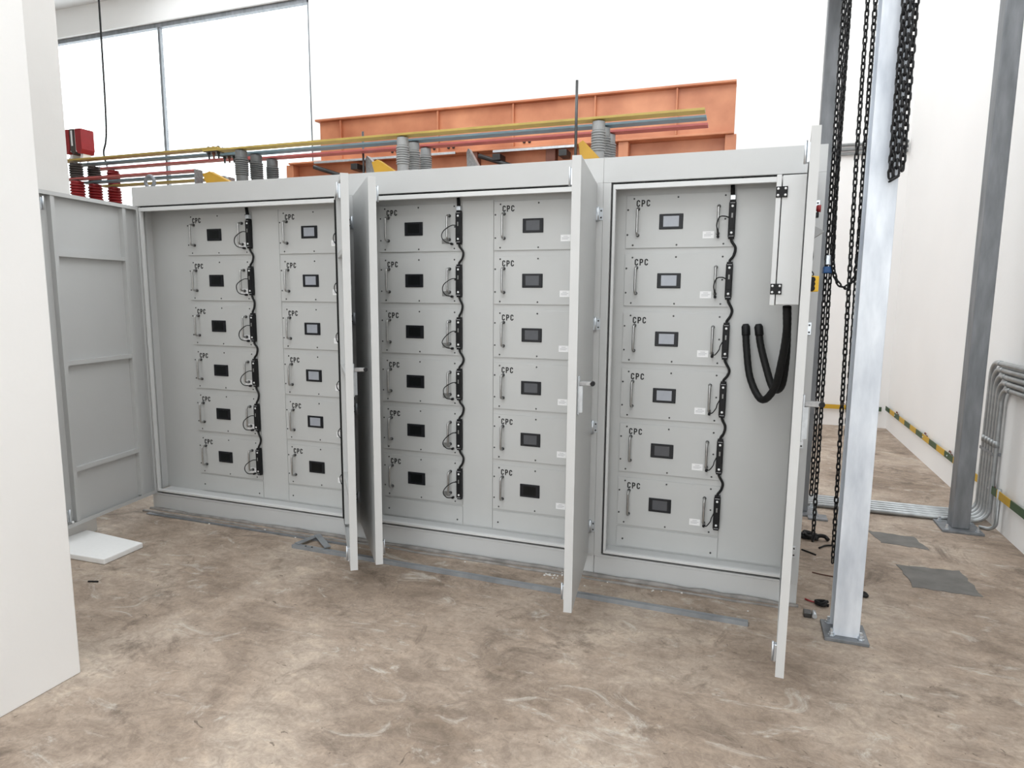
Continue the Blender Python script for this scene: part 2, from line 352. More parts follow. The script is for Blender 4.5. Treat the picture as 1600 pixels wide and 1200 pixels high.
def make_door(c, cab_off, piv, end, side, length, ribs=True, handle=False, latch=True, seal=False, T=T):
    # side = +1: hinged at its left edge, -1: hinged at its right edge. Local x runs from the hinge, outer face at y = 0, inner face at y = T
    dx, dy = end[0]-piv[0], end[1]-piv[1]
    rz = math.atan2(dy, dx) if side > 0 else math.atan2(-dy, -dx)
    z0, z1 = .105, 1.853; Lh = z1-z0; s = side; cz = 0
    def bb(mb, xa, xb, ya, yb, za, zb, bev=0): return mb.box(s*xa, s*xb, ya, yb, za, zb, bev=bev)
    mb = bb(MB(), 0.003, length, 0, .0025, z0, z1)                                   # sheet
    bb(mb, .003, length, .0025, T, z0, z0+.0025); bb(mb, .003, length, .0025, T, z1-.0025, z1)   # returned edges
    bb(mb, .003, .0055, .0025, T, z0+.0025, z1-.0025); bb(mb, length-.0025, length, .0025, T, z0+.0025, z1-.0025)
    bb(mb, length-.022, length-.0025, T-.002, T, z0+.0025, z1-.0025); bb(mb, .0055, .02, T-.002, T, z0+.0025, z1-.0025)
    bb(mb, .02, length-.022, T-.002, T, z1-.02, z1-.0025); bb(mb, .02, length-.022, T-.002, T, z0+.0025, z0+.02)
    d = mb.build('door', M_cab, c); d.location = Vector((piv[0], piv[1], 0)) + cab_off; d.rotation_euler = (0, 0, rz)
    if ribs:
        for xa in (.10, length-.115):
            bb(MB(), xa, xa+.024, .0027, T-.004, z0+.0205, z1-.0205).build('stiffener', M_cab, d)
        for zz in (1.543, .977, .405):
            bb(MB(), .1245, length-.1155, .0027, T-.006, zz-.012, zz+.012).build('cross_stiffener', M_cab, d)
    if latch:
        for zz, sg in ((z1-.07, 1), (z0+.07, -1)):
            k = bb(MB(), length-.045, length-.024, T-.004, T+.008, zz-.03, zz+.03, .002)
            k.tube([(s*(length-.034), T+.012, zz-.032), (s*(length-.034), T+.012, zz+.036)], .0042, 8).build('latch', M_zinc, d)
    if seal: bb(MB(), .021, .030, T-.006, T+.003, z0+.021, z1-.021).build('seal_strip', M_rubber, d)
    for zz in (1.719, 1.222, .735, .245):
        h = link('hinge', HINGE, d); h.location = (s*.006, 0, zz)
    MB().lathe([(.006, 0), (.007, .004), (.004, .009)], (s*(length-.055), T+.001, z0+.03), 10, 'y').build('door_stop', M_stick, d)
    if handle:
        x = length-.05
        hp = bb(MB(), x-.016, x+.016, -.007, 0, .895, 1.045, .003)
        hp.prism([(s*(x-.014), -.006), (s*(x+.014), -.006), (s*(x+.008), -.019), (s*(x-.008), -.019)], .905, 1.008, 'z')
        ho = hp.build('handle', M_zinc, d)
        bb(MB(), x-.010, x+.010, -.060, -.006, 1.009, 1.026, .002).build('handle_lever', M_gstrap, d)
        MB().lathe([(.0085, -.012), (.0095, -.009), (.0095, .009), (.0085, .012)], (s*(x+.0), -.056, 1.0175), 12, 'x').build('handle_knob', M_black, d)
    return d

def stile_leaves(c, off, x, side):
    for zz in (1.719, 1.222, .735, .245):
        a, b = (x-.026, x-.006) if side > 0 else (x+.008, x+.030)
        lf = MB().box(a, b, -.005, -.0005, zz-.026, zz+.026, bev=.001).build('hinge_leaf', M_zinc, c); lf.location = off
        for z2 in (-.015, .015): MB().lathe([(.004, -.005), (.004, -.0065)], ((a+b)/2+.003*(-side), 0, zz+z2), 8, 'y').build('leaf_screw', M_screw, lf)
c1 = make_cabinet('equipment_cabinet', 'wide grey steel cabinet at the left, twelve modules, lifting ring on its roof', -2.920, -1.441, -2.885, -1.480, (0, 1)); off1 = Vector(((2.920+1.441)/2, -DEP/2, 0))
c2 = make_cabinet('equipment_cabinet', 'wide grey steel cabinet in the middle, both doors open, black and dark grey screens', -1.440, -.091, -1.400, -.122, (2, 3)); off2 = Vector(((1.440+.091)/2, -DEP/2, 0))
c3 = make_cabinet('equipment_cabinet', 'narrow grey steel cabinet at the right with one column and two black hoses', -.090, .823, -.0556, .786, (4,)); off3 = Vector((-(.823-.090)/2, -DEP/2, 0))
make_door(c1, off1, (-2.911, -.002), (-2.911+.157, -.002-.988), 1, .69)
make_door(c1, off1, (-1.474, -.002), (-1.060, -.560), -1, .695, handle=True, seal=True)
make_door(c2, off2, (-1.403, -.002), (-1.403+.629, -.002-.777), 1, .62)
make_door(c2, off2, (-.119, -.002), (-.119+.118, -.002-.993), -1, .62, handle=True)
stile_leaves(c2, off2, -.119, -1); stile_leaves(c3, off3, .776, -1); stile_leaves(c1, off1, -1.474, -1); stile_leaves(c2, off2, -1.403, 1)
d5 = make_door(c3, off3, (.776, -.002), (.722, -.80), -1, .81, ribs=False, handle=True, T=.027)

T5 = .027
# instruments on the right cabinet's door: wiring box inside, controls outside (door local: x runs from the hinge to -length)
bx = MB().box(-.46, -.16, T5+.001, T5+.078, 1.325, 1.775, bev=.002).build('wiring_box', M_edge, d5)
MB().box(-.463, -.157, T5+.081, T5+.098, 1.322, 1.778, bev=.002).build('box_cover', M_edge, d5)
for zz in (1.718, 1.38):
    hb = MB().box(-.466, -.4605, T5+.060, T5+.098, zz-.019, zz+.019, bev=.001)
    ho = hb.build('box_hinge', M_black, d5); ho['label'] = 'black box hinge'
    for yy in (T5+.067, T5+.091):
        for z2 in (-.011, .011):
            MB().lathe([(.0042, -.4655), (.0042, -.468), (.002, -.469)], (0, yy, zz+z2), 8, 'x').build('hinge_screw', M_stick, d5)
MB().box(-.40, -.34, -.034, 0, 1.372, 1.428, bev=.003).build('stop_box', M_estop, d5)['label'] = 'yellow push button box'
for k in range(3): MB().lathe([(.008, -.002), (.011, 0), (.011, .010), (.006, .012)], (-.402-.0, -.012, 1.384+.0155*k), 10, 'x').build('push_button', M_black, d5)
MB().prism([(-.30, 1.556), (-.30, 1.612), (-.30+.004, 1.612), (-.30+.004, 1.556)], -.001, -.002, 'y').build('meter_base', M_galvd, d5)
mh = MB(); mh.bm.faces.new([mh.bm.verts.new(p) for p in ((-.36, 0, 1.56), (-.36, 0, 1.612), (-.36, -.042, 1.588))]); 
r = bmesh.ops.extrude_face_region(mh.bm, geom=mh.bm.faces[:]); bmesh.ops.translate(mh.bm, vec=(.05, 0, 0), verts=[v for v in r['geom'] if isinstance(v, bmesh.types.BMVert)])
mh.build('meter_hood', M_gins2, d5)
MB().lathe([(.010, 0), (.010, -.012), (.013, -.013), (.013, -.026)], (-.33, 0, 1.672), 12, 'y').build('indicator_lamp', M_red, d5)
MB().box(-.345, -.315, -.020, 0, 1.640, 1.658, bev=.002).build('switch_base', M_black, d5)
MB().tube(smoothline([(-.34, -.003, 1.555), (-.345, -.010, 1.50), (-.342, -.004, 1.46), (-.348, -.016, 1.435), (-.34, -.004, 1.425)], 5), .002, 6).build('control_wire', M_black, d5)

# lifting ring on the left cabinet's roof
rg = MB(); rg.tube([(-2.883 + .034*math.cos(a), .10 , 2.012 + .034*math.sin(a)) for a in [2*math.pi*k/24 for k in range(24)]], .0105, 10, closed=True)
rg.lathe([(.022, 1.966), (.022, 1.972), (.012, 1.980)], (-2.883, .10, 0), 14)
o = rg.build('lifting_ring', M_galvd, c1); o.location = off1

# ------------------------------------------------------------------ modules
def ribbon(mb, path, w, closed=False, z=0.0012):
    # flat letter stroke in the x-z plane, thickness along y
    P = [Vector((p[0], p[1])) for p in path]; L_, R_ = [], []
    for i in range(len(P)):
        a = P[i-1] if i > 0 else P[i]; b = P[i+1] if i < len(P)-1 else P[i]
        t = (b-a).normalized(); n = Vector((-t.y, t.x))*w/2; L_.append(P[i]+n); R_.append(P[i]-n)
    for i in range(len(P)-1):
        q = [L_[i], L_[i+1], R_[i+1], R_[i]]
        mb.prism([(v.x, v.y) for v in q], 0, -z, 'y')
def arc(cx, cy, rx, ry, a0, a1, n=8): return [(cx+rx*math.cos(math.radians(a0+(a1-a0)*k/n)), cy+ry*math.sin(math.radians(a0+(a1-a0)*k/n))) for k in range(n+1)]
def letters():
    mb = MB(); lw, lh, st, gap = .0165, .0300, .0055, .0062
    def Cc(x):
        a, b = x+st/2, x+lw-st/2; r = .0052
        ribbon(mb, [(b, lh*.68)] + arc(b-r, lh-st/2-r, r, r, 0, 90, 5) + arc(a+r, lh-st/2-r, r, r, 90, 180, 5) + arc(a+r, st/2+r, r, r, 180, 270, 5) + arc(b-r, st/2+r, r, r, 270, 360, 5) + [(b, lh*.32)], st)
    def Pp(x):
        a, b = x+st/2, x+lw-st/2; r = .0055
        ribbon(mb, [(a, 0), (a, lh)], st)
        ribbon(mb, [(a, lh-st/2), (b-r, lh-st/2)] + arc(b-r, lh-st/2-r, r, r, 90, 0, 5) + arc(b-r, lh*.45+r, r, r, 0, -90, 5) + [(a, lh*.45)], st)
    Cc(0); Pp(lw+gap); Cc(2*(lw+gap)); return mb.mesh('lettering', M_ink)
def vz(v): return CH*(1-v)
ME = {}
ME['face_plate'] = MB().box(0, CW, 0, .004, 0, CH, bev=.0007).mesh('face_plate', M_plate)
ME['lettering'] = letters()
def handle_mesh(ln):
    p = rounded([(0, 0, 0), (0, -.034, 0), (0, -.034, ln), (0, 0, ln)], .012, 5)
    return MB().tube(p, .0055, 10).mesh('handle', M_chrome)
ME['handle'] = handle_mesh(.118)
ME['handle_ferrule'] = MB().lathe([(.0082, 0), (.0082, -.004), (.0068, -.012), (.0056, -.012)], (0, 0, 0), 10, 'y').mesh('handle_ferrule', M_dchrome)
bz = MB(); bw, bh = .106, .0685
bz.box(0, bw, -.004, 0, 0, bh, bev=.0022)
bz.box(.004, bw-.004, -.0058, -.004, .004, .0065); bz.box(.004, bw-.004, -.0058, -.004, bh-.0065, bh-.004)
bz.box(.004, .0065, -.0058, -.004, .0065, bh-.0065); bz.box(bw-.0065, bw-.004, -.0058, -.004, .0065, bh-.0065)
ME['screen_bezel'] = bz.mesh('screen_bezel', M_bezel)
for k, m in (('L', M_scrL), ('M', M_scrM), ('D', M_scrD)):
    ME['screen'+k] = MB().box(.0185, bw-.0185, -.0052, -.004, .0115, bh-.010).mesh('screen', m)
ME['screw'] = MB().lathe([(.0042, 0), (.0042, -.0012), (.0026, -.0024)], (0, 0, 0), 8, 'y').mesh('screw', M_screw)
ME['name_sticker'] = MB().box(0, .049, -.0006, 0, 0, .031).mesh('name_sticker', M_stick)
ME['name_plate'] = MB().box(0, .040, -.0008, 0, 0, .026).mesh('name_plate', M_plateg)
pr_ = MB()
for zz, a, b in ((.0235, .014, .035), (.0165, .006, .043), (.0105, .006, .036)): pr_.box(a, b, -.0008, -.0006, zz-.0009, zz+.0009)
ME['sticker_print'] = pr_.mesh('sticker_print', M_print)
SCREWS = [(.072, .062), (.486, .060), (.912, .062), (.016, .27), (.016, .745), (.070, .945), (.486, .95), (.912, .945), (.918, .49)]
ORD = ['topmost', 'second from top', 'third from top', 'fourth from top', 'fifth from top', 'lowest']
PLACE = ['left column of the left cabinet', 'right column of the left cabinet', 'left column of the middle cabinet', 'right column of the middle cabinet', 'the right cabinet']
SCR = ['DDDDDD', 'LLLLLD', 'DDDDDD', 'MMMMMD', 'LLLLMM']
SNAME = {'D': 'black', 'L': 'pale', 'M': 'dark grey'}
def module(ci, ri):
    k = SCR[ci][ri]
    t = thing('rack_module', f'grey rack module, {SNAME[k]} screen, {ORD[ri]}, {PLACE[ci]}', 'rack module', (COLX[ci], PY, ROWZ[ri]), 'lettered rack modules')
    link('face_plate', ME['face_plate'], t)
    link('lettering', ME['lettering'], t, (.095*CW, 0, vz(.215)))
    for u, v in ((.115, .755), (.857, .755)):
        h = link('handle', ME['handle'], t, (u*CW, 0, vz(v)))
        for zz in (0, .118): link('handle_ferrule', ME['handle_ferrule'], h, (0, 0, zz))
    b = link('screen_bezel', ME['screen_bezel'], t, (.317*CW, 0, vz(.655)))
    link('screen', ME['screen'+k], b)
    for u, v in SCREWS: link('screw', ME['screw'], t, (u*CW, 0, vz(v)))
    if ci == 2:
        link('name_plate', ME['name_plate'], t, (.765*CW, 0, vz(.845)))
    else:
        s = link('name_sticker', ME['name_sticker'], t, (.722*CW if ci != 0 else .80*CW, 0, vz(.84)))
        link('sticker_print', ME['sticker_print'], s)
for ci in range(5):
    for ri in range(6): module(ci, ri)

# ------------------------------------------------------------------ power strips with their cables
SL = .166
sh = MB(); sh.box(-.0145, .0145, -.026, 0, .008, SL-.008, bev=.003)
sh.box(-.0125, .0125, -.020, 0, 0, .0085, bev=.002); sh.box(-.0125, .0125, -.020, 0, SL-.0085, SL, bev=.002)
sh.box(-.0105, .0105, -.0275, -.026, .045, .122, bev=.001)
ME['housing'] = sh.mesh('housing', M_black)
ME['strip_screw'] = MB().lathe([(.0052, 0), (.0052, -.0014), (.003, -.002)], (0, -.026, 0), 12, 'y').mesh('strip_screw', M_stick)
ME['end_line'] = MB().box(-.010, .010, -.0266, -.0258, 0, .0022).mesh('end_line', M_print)
ME['socket'] = MB().box(-.003, .003, -.0282, -.0270, -.010, .010).mesh('socket', M_plateg)
def strip(ci, ri):
    x0, z0 = .978*CW, vz(.865)
    tag_ = ORD[ri]
    t = thing('power_strip', f'black power strip beside the {tag_} module, {PLACE[ci]}', 'power strip', (COLX[ci]+x0, PY-.0005, ROWZ[ri]+z0), 'power strips beside the modules')
    link('housing', ME['housing'], t)
    for zz in (.026, SL-.026): link('screw', ME['strip_screw'], t, (0, 0, zz))
    for zz in (.010, SL-.013): link('end_line', ME['end_line'], t, (0, 0, zz))
    link('socket', ME['socket'], t, (0, 0, .10))
    rn = random.Random(ci*10+ri)
    if ri < 5:                   # jumper to the strip below
        dz = ROWZ[ri+1]-ROWZ[ri]; b = .020+rn.uniform(-.003, .004)
        MB().tube(smoothline([(0, -.012, .004), (.004, -.012, -.012), (b, -.013, -.042+rn.uniform(-.005, .005)), (b*.75, -.013, -.072), (.001, -.012, dz+SL+.008), (0, -.012, dz+SL-.004)], 7), .0058, 8).build('jumper_cable', M_rubber, t)
    if ri == 0:
        top = 1.838-(ROWZ[0]+z0); e = -.012 if ci in (0,) else -.004
        MB().tube([(0, -.012, SL), (e*.4, -.012, SL+.02), (e, -.011, top)], [.009, .0095, .0085], 8).build('feed_cable', M_rubber, t)
        MB().box(-.011, .011, -.024, -.002, SL+.0005, SL+.022, bev=.002).build('cable_clip', M_zinc, t)
    # thin lead from the strip to the socket by the right handle
    hx = .857*CW - x0; hz = vz(.80)-z0
    if ci == 4: cp = [(-.013, -.02, .092), (-.030, -.034, .106+rn.uniform(-.01, .004)), (hx+.006, -.046, .092), (hx-.004, -.047, .06), (hx+.001, -.040, hz+.018), (hx+.002, -.012, hz-.004)]
    else: cp = [(-.013, -.02, .094), (-.034, -.034, .092), (hx-.006-rn.uniform(0, .008), -.046, .066), (hx-.015-rn.uniform(0, .008), -.048, .036), (hx-.004, -.043, hz-.004), (hx+.016, -.014, hz-.012)]
    if ci == 3: cp = [(-.013, -.02, .090), (-.022, -.034, .085), (-.028, -.036, .060), (-.026, -.036, .03), (-.024, -.03, .0), (-.022, -.012, -.012)]
    if ci == 4 and ri >= 2: cp = [(-.013, -.02, .080), (-.022, -.034, .062), (-.026, -.036, .045), (hx+.016, -.036, .022), (hx+.006, -.030, hz+.006), (hx+.002, -.012, hz-.004)]
    ld = MB().tube(smoothline(cp, 6), .0026, 6).build('lead_cable', M_rubber, t)
    e = Vector(cp[-1]); MB().lathe([(.0065, e.y+.0125), (.0065, e.y-.002), (.0045, e.y-.007)], (e.x, 0, e.z), 10, 'y').build('plug', M_black, ld)
for ci in range(5):
    for ri in range(6): strip(ci, ri)

# ------------------------------------------------------------------ black hoses in the right cabinet
def hose(ctrl, lab):
    t = thing('cable_hose', lab, 'hose', ctrl[0])
    o0 = Vector(ctrl[0]); P = [Vector(p)-o0 for p in ctrl]
    pts = smoothline(P, 10); rs = [.0150+.0007*(k % 2) for k in range(len(pts))]
    MB().tube(pts, rs, 14).build('corrugated_hose', M_rubber, t)
    d = (pts[1]-pts[0]).normalized()
    MB().tube([pts[0]-d*.012, pts[0], pts[0]+d*.035, pts[0]+d*.04], [.012, .0185, .0185, .016], 14).build('end_sleeve', M_black, t)
hose([(.548, .062, 1.222), (.556, .05, 1.13), (.578, .02, 1.00), (.628, -.03, .915), (.672, -.10, .975), (.690, -.18, 1.10), (.695, -.28, 1.22), (.690, -.30, 1.318)], 'black corrugated hose hanging lower, with its end nearer the module column')
hose([(.601, .062, 1.223), (.612, .05, 1.15), (.640, .02, 1.05), (.672, -.02, .965), (.700, -.08, .985), (.706, -.15, 1.10), (.700, -.21, 1.22), (.692, -.23, 1.318)], 'black corrugated hose hanging higher, with its end farther from the module column')

# ------------------------------------------------------------------ steel posts, hoist beams
def post(name, lab, x0, x1, y0, y1, z1, m, plate=None, bolts=True, channel=False):
    cx, cy = (x0+x1)/2, (y0+y1)/2
    t = thing(name, lab, 'post', (cx, cy, 0)); hx, hy = (x1-x0)/2, (y1-y0)/2; w = .006
    if channel:      # U-shaped section, open towards the cabinets
        mb = MB().box(-hx, hx, -hy, -hy+.007, .014, z1, bev=.002).box(-hx, hx, hy-.007, hy, .014, z1, bev=.002).box(hx-.007, hx, -hy+.007, hy-.007, .014, z1)
    else: mb = MB().box(-hx, hx, -hy, hy, .014, z1, bev=.006)
    mb.build('shaft', m, t)
    a = plate or .17
    MB().box(-a/2, a/2, -a/2, a/2, 0, .014, bev=.002).build('base_plate', M_galvd, t)
    if bolts:
        for sx in (-1, 1):
            for sy in (-1, 1):
                b = MB().lathe([(.014, .014), (.014, .017), (.010, .017), (.010, .027), (.006, .027), (.006, .042)], (sx*(a/2-.028), sy*(a/2-.028), 0), 6, smooth=False).build('anchor_bolt', M_zinc, t)
    return t
post('steel_post', 'bright galvanized steel post nearest the camera, right of the cabinets', .938, 1.034, -.255, -.157, 3.1, M_galv, .16, channel=True)
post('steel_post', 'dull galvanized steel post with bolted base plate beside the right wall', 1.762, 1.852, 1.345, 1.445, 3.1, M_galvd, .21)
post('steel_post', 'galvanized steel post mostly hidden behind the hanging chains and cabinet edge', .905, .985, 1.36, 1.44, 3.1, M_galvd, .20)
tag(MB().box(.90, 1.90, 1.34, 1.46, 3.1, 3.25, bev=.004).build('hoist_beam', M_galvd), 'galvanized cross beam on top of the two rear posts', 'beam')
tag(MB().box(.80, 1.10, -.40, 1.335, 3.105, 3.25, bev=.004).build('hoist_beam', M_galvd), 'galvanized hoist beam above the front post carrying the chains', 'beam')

# ------------------------------------------------------------------ chains
def chain(path, pitch, wire, width, lab, seed=0):
    P = [Vector(p) for p in path]; acc = [0]
    for a, b in zip(P, P[1:]): acc.append(acc[-1]+(b-a).length)
    def at(s):
        for i in range(len(P)-1):
            if s <= acc[i+1] or i == len(P)-2:
                t = (s-acc[i])/max(1e-9, acc[i+1]-acc[i]); return P[i].lerp(P[i+1], t), (P[i+1]-P[i]).normalized()
    # one link outline (stadium), swept
    Lh = pitch/2 + wire*.5; hw = width/2 - wire/2; st = Lh - hw
    out = []
    for k in range(5): a = math.pi*k/4; out.append((hw*math.cos(a), st+hw*math.sin(a)))
    for k in range(5): a = math.pi + math.pi*k/4; out.append((hw*math.cos(a), -st+hw*math.sin(a)))
    mb = MB(); n = int(acc[-1]/pitch); rn = random.Random(seed)
    for i in range(n):
        p, t = at((i+.5)*pitch)
        u = t.cross(Vector((math.sin(.5), math.cos(.5), 0)))
        if u.length < .1: u = t.cross(Vector((1, 0, 0)))
        u.normalize(); v = t.cross(u)
        a = (math.pi/2)*(i % 2) + .25 + rn.uniform(-.15, .15); s = u*math.cos(a)+v*math.sin(a)
        mb.tube([p + s*x + t*y for x, y in out], wire/2, 5, closed=True)
    o0 = P[-1] if P[-1].z < P[0].z else min(P, key=lambda q: q.z)
    o = mb.build('hanging_chain', M_chain)
    o.data.transform(Matrix.Translation(-o0)); o.location = o0
    return tag(o, lab, 'chain', 'black hoist chains')
kp, kw, kd = .0245, .0070, .0212
chain([(.848, .10, 3.1), (.862, .10, .46)], kp, kw, kd, 'black hoist chain hanging closest to the right cabinet side, second strand behind', 1)
chain([(.866, .13, 3.1), (.886, .13, .245)], kp, kw, kd, 'black hoist chain hanging beside the cabinet, lowest end over the cable heap', 2)
lp = [(.868, .06, 3.1), (.870, .06, 1.75)] + [(.927 - .052*math.cos(a), .06, 1.53 - .135*math.sin(a)) for a in [math.pi*k/16 for k in range(1, 13)]] + [(.971, .06, 1.60), (.976, .06, 1.80), (.980, .06, 3.1)]
chain(lp, kp*.8, kw*1.05, kd*.95, 'black hoist chain hung in a long loop between cabinet and bright post', 3)
chain([(.924, .02, 3.1), (.930, .02, 1.9), (.958, .02, .205)], kp, kw, kd, 'black hoist chain hanging straight and single, left of the bright post', 4)
chain([(.953, .03, 3.1), (.958, .03, 1.9), (.975, .03, .60)], kp, kw, kd, 'black hoist chain hanging straight along the left edge of the bright post', 5)
lp = [(.998, -.30, 3.1), (.999, -.30, 1.79)] + [(1.008 - .009*math.cos(a), -.30, 1.79 - .022*math.sin(a)) for a in [math.pi*k/6 for k in range(1, 6)]] + [(1.017, -.30, 1.79), (1.018, -.30, 3.1)]
chain(lp, .026, .0085, .025, 'short thick black chain bunched in front of the bright post, closed loop end', 6)
chain([(1.034, -.29, 3.1), (1.036, -.29, 1.78)], .026, .0085, .025, 'short thick black chain strand hanging right of the bright post edge', 7)
tt = thing('chain_clamp', 'blue band and steel clamp holding two chains beside the right cabinet', 'clamp', (.862, .10, 1.455))
MB().box(-.016, .020, -.016, .045, 0, .028, bev=.004).build('blue_band', M_blue, tt)
MB().box(-.010, .014, -.014, .043, .034, .075, bev=.003).build('steel_clip', M_zinc, tt)

# ------------------------------------------------------------------ conduits on the right wall and floor
cl = ['topmost', 'second from top', 'third from top', 'fourth from top', 'lowest']
for i in range(5):
    zt = .975 - .035*i; yv = 1.715 - .048*i; r = .0150
    pts = rounded([(1.996-.004, -1.25, zt), (1.992, yv, zt), (1.992, yv, .018), (.99 + .0*i, yv, .018)], .085, 8)
    cdt = thing('steel_conduit', f'zinc conduit along right wall, bending down to the floor, {cl[i]} on the wall', 'conduit', (1.992, yv, 0), 'conduits on the right wall')
    o = MB().tube([p - Vector((1.992, yv, 0)) for p in pts], r, 12).build('pipe', M_pipe, cdt)
    for (zz, y) in ((.50, 0),): MB().lathe([(r+.0025, zz-.02), (r+.0025, zz+.02)], (0, 0, 0), 12).build('coupling', M_pipe, cdt)
    MB().lathe([(r+.0025, -.12-.02), (r+.0025, -.12+.02)], (0, 0, zt), 12, 'y').build('coupling', M_pipe, cdt)
tag(MB().tube(rounded([(1.995, 1.40, .26), (1.995, 1.40, .011), (1.925, 1.44, .011)], .045, 8), .0105, 10).build('steel_conduit', M_pipe), 'short thin conduit dropping down the right wall to the post base', 'conduit')
sd = thing('conduit_saddle', 'zinc strap holding the conduits to the right wall', 'clamp', (2.02, 1.63, .43))
MB().box(-.0445, -.0425, -.11, .10, 0, .018).build('strap', M_galvd, sd)
MB().box(-.0445, 0, -.115, -.11, 0, .018).build('strap_leg', M_galvd, sd); MB().box(-.0445, 0, .10, .105, 0, .018).build('strap_leg', M_galvd, sd)
for k in range(3):
    tag(MB().tube([(-4.9, YB-.02, 2.81+.045*k), (XR-.02, YB-.02, 2.81+.045*k)], .014, 10).build('wall_conduit', M_pipe), f'zinc conduit high on the back wall, {["lowest","middle","uppermost"][k]} of three', 'conduit', 'conduits on the back wall')

# yellow and green ground bars on stand-offs
def ground_bar(lab, loc, rotz, L, posts, m=None):
    t = thing('ground_bar', lab, 'ground bar', loc, rotz=rotz)
    MB().box(0, L, -.0025, .0025, -.023, .023).build('flat_bar', m or M_stripe, t)
    for p in posts:
        b = MB().box(p-.012, p+.012, .0025, .028, -.014, .014, bev=.002).build('stand_off', M_brown, t)
        MB().lathe([(.007, -.0025), (.007, -.007), (.004, -.009)], (p, 0, 0), 8, 'y').build('bolt', M_zinc, b)
        MB().tube([(p-.02, .012, .023), (p-.014, .012, .036), (p+.014, .012, .036), (p+.02, .012, .023)], .004, 6).build('hook', M_brown, b)
ground_bar('yellow and green striped ground bar low along the right wall', (XR-.028, 4.58, .225), math.radians(-90), 5.8, [.45, 1.5, 2.18, 3.03, 4.1, 5.2])
ground_bar('striped ground bar low along the back wall, yellow where it shows', (XW+.3, YB-.028, .205), 0, 2.02-XW-.36, [1, 3, 5, 7, 9, 11, 12.2, 13.3], M_stripe2)

# ------------------------------------------------------------------ things on the floor
fo = tag(MB().prism([(-2.872, -.478), (-2.418, -.512), (-2.407, -.747), (-2.87, -.76)], .001, .030, 'z').build('foam_sheet', M_foam), 'white foam sheet lying flat on the floor under the left door', 'foam sheet')
bv = fo.modifiers.new('soft', 'BEVEL'); bv.width = .005; bv.segments = 2
tag(MB().tube([(-2.30, -.915, .004), (-2.255, -.90, .004)], .004, 6).build('cable_offcut', M_black), 'tiny black cable offcut on the floor beside the white foam sheet', 'offcut')
# long flat steel rail on the floor with a triangular bracket end
def bar(mb, a, b, w, z0, z1):
    a, b = Vector(a), Vector(b); t = (b-a).normalized(); n = Vector((-t.y, t.x))*w/2
    return mb.prism([tuple(a+n), tuple(b+n), tuple(b-n), tuple(a-n)], z0, z1, 'z')
rt = thing('steel_rail', 'long galvanized steel rail lying on the floor in front of the cabinets', 'rail', (-1.4, -.21, 0))
def RB(nm, a, b, w, z0, z1, m=M_galvd):
    o = bar(MB(), a, b, w, z0, z1).build(nm, m, rt); o.location = (1.4, .21, 0); return o
RB('rail_web', (-1.68, -.222), (.62, -.262), .030, .010, .016, M_rail)
RB('rail_flange', (-1.68, -.2365), (.62, -.2765), .003, .0, .020, M_rail)
RB('rail_flange', (-1.66, -.2085), (.62, -.2485), .003, .0, .0095, M_rail)
RB('bracket_arm', (-1.665, -.215), (-1.635, -.075), .034, .0165, .0195, M_rail)
RB('bracket_arm', (-1.64, -.07), (-1.475, -.205), .034, .020, .023, M_rail)
for x, y in ((-1.60, -.225), (-1.56, -.2255)):
    o = MB().lathe([(.005, .016), (.005, .019)], (x, y, 0), 8).build('rivet', M_screw, rt); o.location = (1.4, .21, 0)
# second thinner strip next to the plinth
tag(bar(MB(), (-2.86, -.092), (-1.40, -.098), .022, 0, .006).build('flat_steel_strip', M_galvd), 'thin flat steel strip on the floor close to the left cabinet plinth', 'steel strip')
def heap(name, lab, c, rx, ry, n, rad, m, seed, hz=.03):
    rn = random.Random(seed); cp = []
    for k in range(n):
        a = k*1.9 + rn.uniform(-.4, .4); q = rn.uniform(.55, 1)
        cp.append((rx*q*math.cos(a), ry*q*math.sin(a), rad + hz*rn.random()*(.3+.7*(k/n))))
    return tag(MB().tube(smoothline(cp, 7), rad, 7).build(name, m, None, c), lab, 'cable')
heap('cable_heap', 'black cable heap on the floor under the hanging chains', (.955, .90, 0), .05, .045, 15, .009, M_rubber, 3, .03)
tag(MB().tube(smoothline([(.0, 0, .012), (.03, -.01, .03), (.06, .01, .022), (.075, -.01, .012)], 6), [.011]*19, 8).build('cable_end', M_rubber, None, (.975, .89, 0)), 'black cable end poking out of the heap below the chains', 'cable')
heap('cable_coil', 'black cable coil on the floor beside the bright post base', (.925, .035, 0), .034, .024, 11, .0065, M_rubber, 8, .018)
heap('cable_bundle', 'small black cable bundle on the floor right of the bright post', (1.105, .20, 0), .040, .020, 9, .006, M_rubber, 11, .015)
tag(MB().tube(smoothline([(.865, .07, .005), (.88, .055, .006), (.905, .05, .005), (.93, .05, .005)], 5), .004, 6).build('red_wire', M_red), 'dark red wire piece on the floor by the black coil', 'wire')
tag(MB().tube(smoothline([(.90, .70, .004), (.93, .675, .005), (.965, .645, .004)], 5), .0042, 6).build('black_wire', M_rubber), 'straight black wire on the floor behind the right cabinet corner', 'wire')
tag(MB().tube(smoothline([(.99, .75, .006), (1.03, .80, .007), (1.08, .83, .004)], 5), .0045, 6).build('black_wire', M_rubber), 'black wire on the floor touching the single hanging chain', 'wire')
tag(MB().tube(smoothline([(.925, .40, .003), (.97, .385, .004), (1.03, .38, .003)], 5), .0028, 6).build('brown_wire', M_brownc), 'thin brown wire on the floor left of the bright post', 'wire')
lk = thing('door_latch_block', 'small steel and black latch block on the floor by the right cabinet foot', 'latch', (.875, -.09, 0))
MB().box(-.030, .0, -.02, .02, 0, .022, bev=.002).build('latch_body', M_dchrome, lk); MB().tube([(.012, -.022, .012), (.012, .022, .012)], .010, 10).build('latch_roller', M_zinc, lk)
